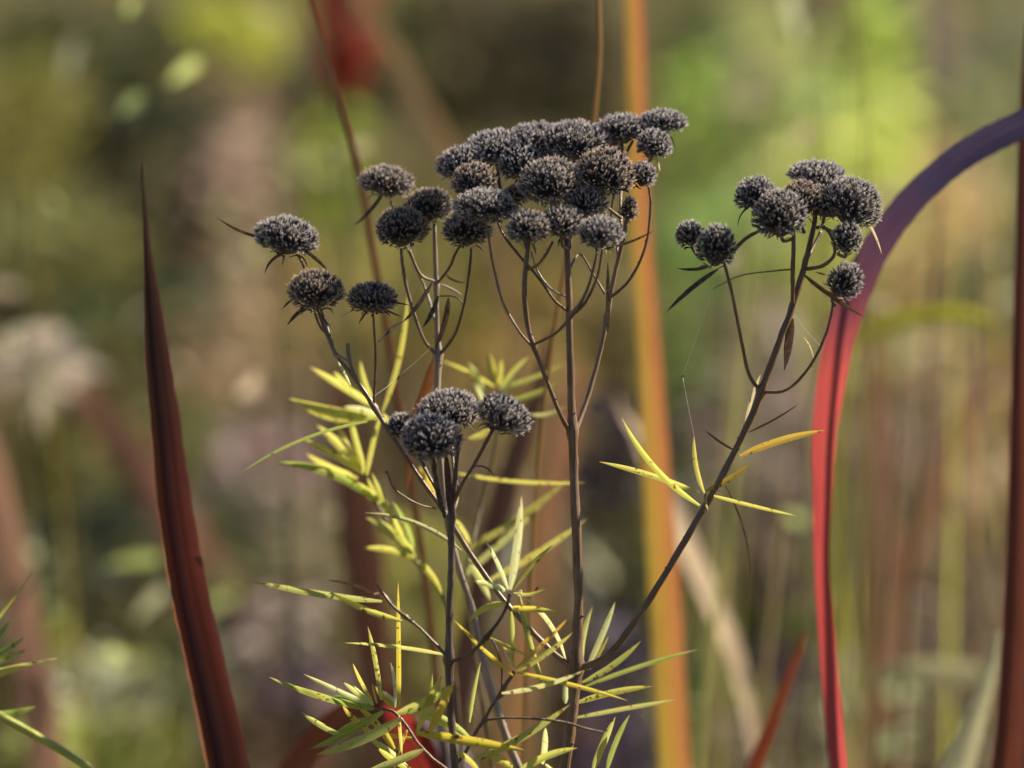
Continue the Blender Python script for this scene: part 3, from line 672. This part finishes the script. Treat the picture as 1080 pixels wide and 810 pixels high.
# leaves round the lower fork of A
for b, t_, w_, c_, d, bd in [((614,704),(625,640),9,'pg',1.5,-4),((619,706),(649,634),9,'p',1.4,2),((622,706),(642,671),7,'yg',1.6,1),((614,720),(676,676),8,'yg',1.2,3),((617,724),(736,685),6,'g',2.2,-2),
  ((606,742),(688,724),9,'yg',1.0,-3),((606,757),(713,738),7,'pg',2.2,-1),((596,742),(597,716),8,'p',1.4,0),((625,814),(649,756),9,'pg',.8,-2),((640,814),(664,754),8,'g',.9,-2),((360+10,406),(353,374),4,'p',.3,0)]:
    leaf(A, b, t_, w_, c_, d, bd)

# ---- plant B: dark front stem with the blue grey heads
r = P(478, 815, -1)
B = empty('seed_head_plant', (r.x, r.y + .005, 0), 'shorter dried plant in front with four blue grey seed heads on a thin black stem', 'dried plant')
stem(B, [(483,470,2.4,-1),(480,505,2.6,-1),(476,545,3.8,-1),(476,600,4,-1),(474,650,4,-1),(474,695,5,-1),(475,740,4,-1),(480,815,4.2,-1)], (.16,.11,.085), 'stem', True, knots=(2, 5), sides=10)
stem(B, [(477,532,2.6,-1),(488,510,2.2,-1.1),(502,487,2.2,-1.1),(516,460,2.2,-1.1),(522,450,1.8,-1)], DK)
stem(B, [(470,546,3,-.9),(462,520,2.2,-.8),(450,498,2,-.6),(438,472,1.8,-.3),(428,456,1.6,0)], (.16,.11,.085))
stem(B, [(478,540,2,-1),(483,520,1.8,-.7),(478,490,1.8,-.4),(476,455,1.8,0)], MD)
leaf(B, (470,545), (457,476), 12, 'd', -1.2, -2, dtip=-1.2, name='withered_leaf')
leaf(B, (474,540), (470,476), 9, 'b', -1.1, 1, dtip=-1.1, name='withered_leaf')
leaf(B, (500,492), (521,503), 2.5, 'b', -1.1, -5, name='bract')
head(B, 474, 433, 72, 40, .2, -4, .3, 3); head(B, 531, 438, 60, 42, -.9, 24, .2, 7); head(B, 454, 463, 68, 50, -1.2, 3, .35, 6); head(B, 423, 448, 32, 28, .1, -12, .3, 3)
stem(B, [(474,696,2.6,-1),(460,680,2,-1),(440,660,1.9,-1.1),(428,651,2.4,-1.1),(415,640,1.8,-1.1),(407,630,2.2,-1.1),(403,624,1.5,-1.1)], DK, knots=(3,))
stem(B, [(474,697,2.8,-1),(490,693,2.3,-1.1),(503,683,2.1,-1.2),(513,672,3,-1.2),(524,658,2,-1.2),(533,643,2,-1.2),(538,626,2.4,-1.2)], (.16,.09,.05), knots=(3,))
stem(B, [(480,808,2,-.8),(493,790,2,-.9),(503,770,2.2,-1),(511,760,2.6,-1),(518,746,2,-1),(528,732,2.8,-1),(536,718,2.4,-1),(543,708,2.6,-1)], (.22,.12,.07), knots=(3, 5))
stem(B, [(529,730,1.3,-1),(529,705,1.2,-1),(524,685,1.2,-1),(519,674,1.2,-1)], (.25,.13,.07))
stem(B, [(512,759,1.8,-1),(540,757,1.3,-1.1),(575,759,1.5,-1.2),(600,763,1.6,-1.2),(620,769,1.3,-1.2),(637,772,.7,-1.2)], (.2,.12,.07))
for b, t_, w_, c_, d, bd in [((403,634),(266,613),10,'pg',-1.0,-4),((424,655),(348,624),8,'yg',-1.0,-3),((472,691),(364,678),6,'pg',-.8,3),((400,630),(345,612),6,'b',-1.2,4),((404,628),(396,614),3,'b',-1.1,0),((400,626),(394,627),4,'b',-1.1,0),
  ((536,622),(511,568),7,'p',-1.2,2),((538,622),(550,523),12,'p',-1.5,3),((541,622),(583,575),6,'yg',-1.2,-2),((535,624),(498,613),8,'p',-1.3,2),((542,625),(576,621),5,'yg',-1.2,4),
  ((540,643),(592,647),7,'yg',-1.1,-2),((541,640),(571,640),6,'y',-1,2),((534,637),(495,655),9,'yg',-.9,5),((539,645),(541,698),8,'yg',-.9,-1),((548,628),(578,738),8,'pg',.2,3),((556,632),(598,702),8,'p',.6,-7),((548,630),(550,622),8,'p',-1.3,0),
  ((541,712),(479,654),6,'y',-1.1,-2),((544,705),(600,651),6,'o',-1.2,1),((545,708),(604,667),7,'yg',-1.2,2),((515,671),(570,698),5,'yg',-1.2,0),((545,709),(662,739),6,'y',-1.3,-2),
  ((542,704),(527,678),6,'yg',-1.1,3),((543,703),(531,676),5,'p',-1.1,-3),((529,731),(616,707),8,'p',-1.2,4),((496,804),(601,743),11,'pg',-1.0,2),
  ((439,773),(555,792),12,'y',-1.4,-2),((452,774),(478,721),10,'y',-1.3,1),((440,772),(466,712),9,'yg',-1.1,-1),((419,752),(477,722),12,'yg',-1.2,4),((460,742),(456,705),6,'yg',-.8,-2),
  ((482,793),(508,818),9,'yg',-1.1,-3),((515,797),(545,814),9,'yg',-1.0,-2),((546,815),(609,789),9,'yg',-1.1,-4),((572,806),(575,766),8,'p',-.9,1),((495,762),(507,698),6,'pg',.6,-2),((575,806),(590,818),5,'p',-1,0)]:
    leaf(B, b, t_, w_, c_, d, bd)

# ---- plant C: paler stem behind
r = P(550, 815, 2.4)
C_ = empty('seed_head_plant', (r.x + .01, r.y, 0), 'dried plant with pale grey stem and small seed heads left behind the central cluster', 'dried plant')
GR = (.48, .39, .32)
stem(C_, [(458,236,2.2,1.6),(460,300,2.6,1.8),(461,350,2.8,1.9),(462,374,4.4,2),(461,420,3.8,2),(464,480,3.6,2.1),(471,545,3.6,2.2),(484,600,3.8,2.3),(497,640,4,2.4),(507,690,4.4,2.4),(520,735,4.6,2.4),(535,780,4.8,2.4),(549,815,4.8,2.4)], GR, 'stem', True, knots=(1, 3), sides=10)
stem(C_, [(461,375,2.4,2),(447,358,2.2,1.7),(435,326,2.2,1.4),(426,290,2.2,1.2),(423,262,2,1.1)], (.34,.27,.21))
stem(C_, [(463,375,2.2,2),(480,352,1.9,1.7),(490,318,1.8,1.4),(495,285,1.7,1.2),(497,262,1.6,1.1)], (.17,.12,.09))
stem(C_, [(461,297,2,1.8),(446,292,1.9,1.5),(438,280,2,1.3),(432,264,1.8,1.2)], (.38,.30,.22))
stem(C_, [(462,298,1.8,1.8),(474,282,1.7,1.5),(480,268,1.7,1.3),(486,258,1.5,1.2)], (.17,.12,.09))
stem(C_, [(464,312,1.2,1.8),(480,313,1,1.6),(490,322,1,1.5)], (.17,.12,.09))
stem(C_, [(461,345,1.6,1.9),(447,300,1.5,2.4),(424,250,1.5,2.6),(412,212,1.5,2.4)], (.17,.12,.09))
for x, y, w_, h_, d, ti, tw in ((408,192,62,36,2.2,4,.1),(453,217,54,40,1.8,0,.15),(423,241,60,46,1,-2,.3),(492,243,54,40,1,0,.2)): head(C_, x, y, w_, h_, d, ti, tw, 5)
for b, t_, w_, c_, d, bd in [((405,202),(373,238),5,'d',2.2,-2),((456,298),(425,340),6,'d',1.2,-2),((425,340),(397,363),5,'d',1,2),((462,312),(446,345),6,'d',1.4,-2),((473,314),(459,368),7,'b',1.4,-2),((465,300),(488,312),4,'c',1.4,-1),((470,290),(490,298),3,'b',1.4,2)]:
    leaf(C_, b, t_, w_, c_, d, bd, name='bract')
leaf(C_, (458,378), (434,440), 13, 'ob', 2.4, -3, label='curled rusty orange dead leaf'); leaf(C_, (438,460), (430,520), 9, 'ob', 2.6, 2, label='rusty brown hanging leaf')

# ---- leafy shoots
def shoot(label, st, leaves, scol=(.20, .15, .06), br=()):
    st = [(a, b, c, d * 1.5 if d > 2 else d) for a, b, c, d in st]
    e = st[-1]; r = P(e[0], e[1], e[3])
    T = empty('leafy_shoot', (r.x, r.y + .005, 0), label, 'leafy shoot', 'narrow leaved green shoots among the seed heads')
    stem(T, st, scol, 'stem', True)
    for b_ in br: stem(T, b_, scol)
    for q in leaves: leaf(T, *q[:4], q[4] * 1.5 if q[4] > 2 else q[4], q[5])
    return T
shoot('leafy shoot with yellow green leaves spreading left behind the long slanting branch',
  [(402,436,1.4,3),(392,480,1.8,3),(386,505,2,3),(396,530,2,3),(412,555,2.2,3),(438,592,2.2,3),(468,630,2.2,3.2),(478,690,2.4,3.4),(488,815,2.6,3.6)],
  [((384,500),(315,462),10,'yg',3,2),((378,504),(323,478),12,'yg',3.2,-2),((383,499),(334,448),13,'yg',3.1,3),((384,497),(351,454),9,'p',3.1,2),((384,498),(352,437),10,'yg',2.9,-2),((385,496),(368,433),9,'yg',3,-2),
   ((387,501),(404,432),9,'yg',2.8,-2),((403,436),(430,310),9,'yg',2.8,6),((400,440),(305,420),15,'yg',3.0,-5),((398,438),(318,428),13,'yg',3.3,-8),((398,430),(327,387),12,'yg',3.1,2),((370,410),(352,392),8,'yg',3,0),
   ((393,421),(380,380),8,'yg',3,-3),((400,438),(362,429),9,'p',2.8,3),((404,438),(412,446),10,'yg',3,0),((397,443),(255,498),4.5,'g',1.8,9),((396,527),(289,488),13,'g',2.8,9),((398,528),(376,508),12,'yg',2.9,0),((400,532),(384,500),10,'yg',2.9,0),
   ((438,590),(392,498),12,'yg',2.6,-3),((437,588),(386,546),14,'yg',2.9,6),((437,588),(383,578),9,'yg',2.9,3),((487,581),(385,541),6,'p',1.4,8),((442,592),(466,628),10,'yg',2.7,-2),((436,578),(414,528),10,'g',3,3),((462,531),(442,492),12,'y',2.6,2)])
shoot('leafy shoot with star of yellow green leaves behind the front blue grey seed heads',
  [(525,408,1.3,4),(526,435,1.5,4),(520,480,1.6,4),(508,530,1.8,4),(498,575,2,3.6),(490,612,2,3.4),(500,690,2.2,3.4),(520,815,2.4,3.4)],
  [((522,408),(465,380),7,'yg',4,2),((511,414),(493,382),7,'p',3.8,1),((525,406),(516,372),9,'yg',3.8,-1),((527,406),(529,379),7,'yg',3.9,0),((528,410),(558,376),7,'pg',3.8,-2),((530,408),(597,382),9,'yg',4,2),((534,424),(588,404),10,'yg',3.7,2),
   ((522,425),(545,396),6,'p',3.7,0),((515,432),(500,402),6,'p',4.2,0),((517,453),(493,462),9,'yg',2.6,-2),((560,437),(597,428),6,'p',3.4,4),((483,499),(617,509),6,'yg',3.2,3),((496,578),(600,505),11,'yg',3.4,2),((484,612),(573,531),9,'pg',3.8,2),
   ((512,614),(619,547),10,'yg',3,3),((499,582),(514,560),8,'yg',3.2,0),((478,545),(497,576),10,'pg',2.8,-2),((494,590),(517,634),11,'p',2.4,-2)])
shoot('dense tuft of narrow leaves at the bottom left of the black front stem',
  [(395,748,1.8,.6),(414,750,1.9,.5),(428,765,2,.5),(440,783,2,.5),(456,800,2.2,.6),(478,818,2.4,.8)],
  [((398,748),(284,714),13,'g',.6,-3),((388,742),(320,711),8,'p',.8,-1),((392,742),(361,718),8,'p',.4,0),((394,744),(373,723),8,'p',.3,0),((394,742),(372,699),8,'yg',.7,-1),((398,742),(393,721),6,'yg',.3,0),((402,738),(388,661),8,'yg',.2,2),
   ((417,746),(412,699),7,'p',.1,2),((421,745),(420,613),9,'y',-.2,0),((366,778),(318,751),9,'pg',.9,-2),((404,750),(326,790),11,'g',.2,-4),((423,758),(333,796),13,'pg',-.4,-4),((397,776),(361,744),10,'y',.8,-2),((416,790),(376,744),9,'y',.8,2),
   ((447,790),(383,815),10,'pg',-.6,-2),((421,756),(424,796),5,'pg',-.2,0),((414,800),(385,775),10,'yg',1,2),((430,808),(400,782),9,'p',.8,1),((400,790),(440,815),9,'yg',.6,2),((404,772),(438,778),6,'y',1,2),((418,742),(400,728),8,'p',1.2,0),
   ((498,782),(428,745),9,'pg',1.4,6),((486,776),(432,752),8,'yg',1.6,4),((420,746),(396,724),8,'y',1.4,-2),((392,744),(350,735),9,'g',1,3),((385,757),(352,775),8,'g',1.2,2),((430,770),(415,815),7,'y',.3,2)],
  scol=(.3, .14, .1))
shoot('blurred green shoot cut off by the lower left edge of the photo',
  [(-30,640,2,-3),(-26,700,2.4,-3),(-20,760,3,-3),(-16,815,3,-3)],
  [((-28,700),(25,672),9,'g',-3,3),((-28,705),(28,685),10,'g',-3,2),((-28,700),(10,655),9,'g',-3,2),((-26,712),(62,694),6,'pg',-2,0),((-26,720),(30,702),9,'yg',-3.2,-2),((-24,752),(38,745),11,'g',-3,3),((-24,680),(36,602),4,'yg',-2,0)])
t = empty('green_shoot', (P(130, 840, -3).x, P(130, 840, -3).y, 0), 'yellow green bare stem slanting across the bottom left corner', 'stem')
stem(t, [(-60,722,4,-3),(-5,752,4.4,-3),(45,780,4.6,-3),(98,814,4.8,-3),(130,850,4.8,-3)], (.75, .85, .16), 'stalk', True)

# ---- small hanging specks and spider silk
def speck(px, py, d, s, label):
    mb = MB(); c = P(px, py, d); rows = []
    for i in range(6):
        th = math.pi * i / 5
        rows.append([mb.vert(c + Vector((math.sin(th) * math.cos(a * 1.047) * s * .6 + math.cos(th) * s * .7, math.sin(th) * math.sin(a * 1.047) * s * .6, math.cos(th) * s)) * PX) for a in range(6)])
    for i in range(5):
        for j in range(6): mb.f.append((rows[i][j], rows[i][(j + 1) % 6], rows[i + 1][(j + 1) % 6], rows[i + 1][j]))
    o = mb.build('seed_fleck', M_dead, color=(.02, .018, .016), origin=c); tagit(o, label, 'seed')
speck(420, 398, 1.2, 2.6, 'tiny dark seed caught on silk left of the orange dead leaf')
speck(720, 397, 0, 1.8, 'tiny dark seed hanging in silk right of the orange blade')
speck(566, 621, -1.2, 2.2, 'tiny black seed on the leaf left of the central stem')
def silk(label, lines):
    mb = MB()
    for a, b in lines:
        tube(mb, smooth_path([(*P(*a), .14 * PX), (*((P(*a) + P(*b)) / 2 + Vector((0, 0, -.0003))), .14 * PX), (*P(*b), .14 * PX)], 3), 4, 0, False)
    o = mb.build('spider_silk', M_silk); tagit(o, label, 'spider silk')
silk('single silk thread between the two thin stems of the right cluster', [((838, 332, 0), (866, 366, -.6)), ((812, 300, -.7), (805, 282, -.8))])
silk('fine silk threads round the seed caught left of the orange dead leaf', [((394, 418, -.2), (420, 397, 1.2)), ((420, 397, 1.2), (461, 360, 1.9))])
silk('fine silk thread holding the seed right of the orange blade', [((758, 284, -.8), (720, 397, 0)), ((720, 397, 0), (732, 459, -.2))])
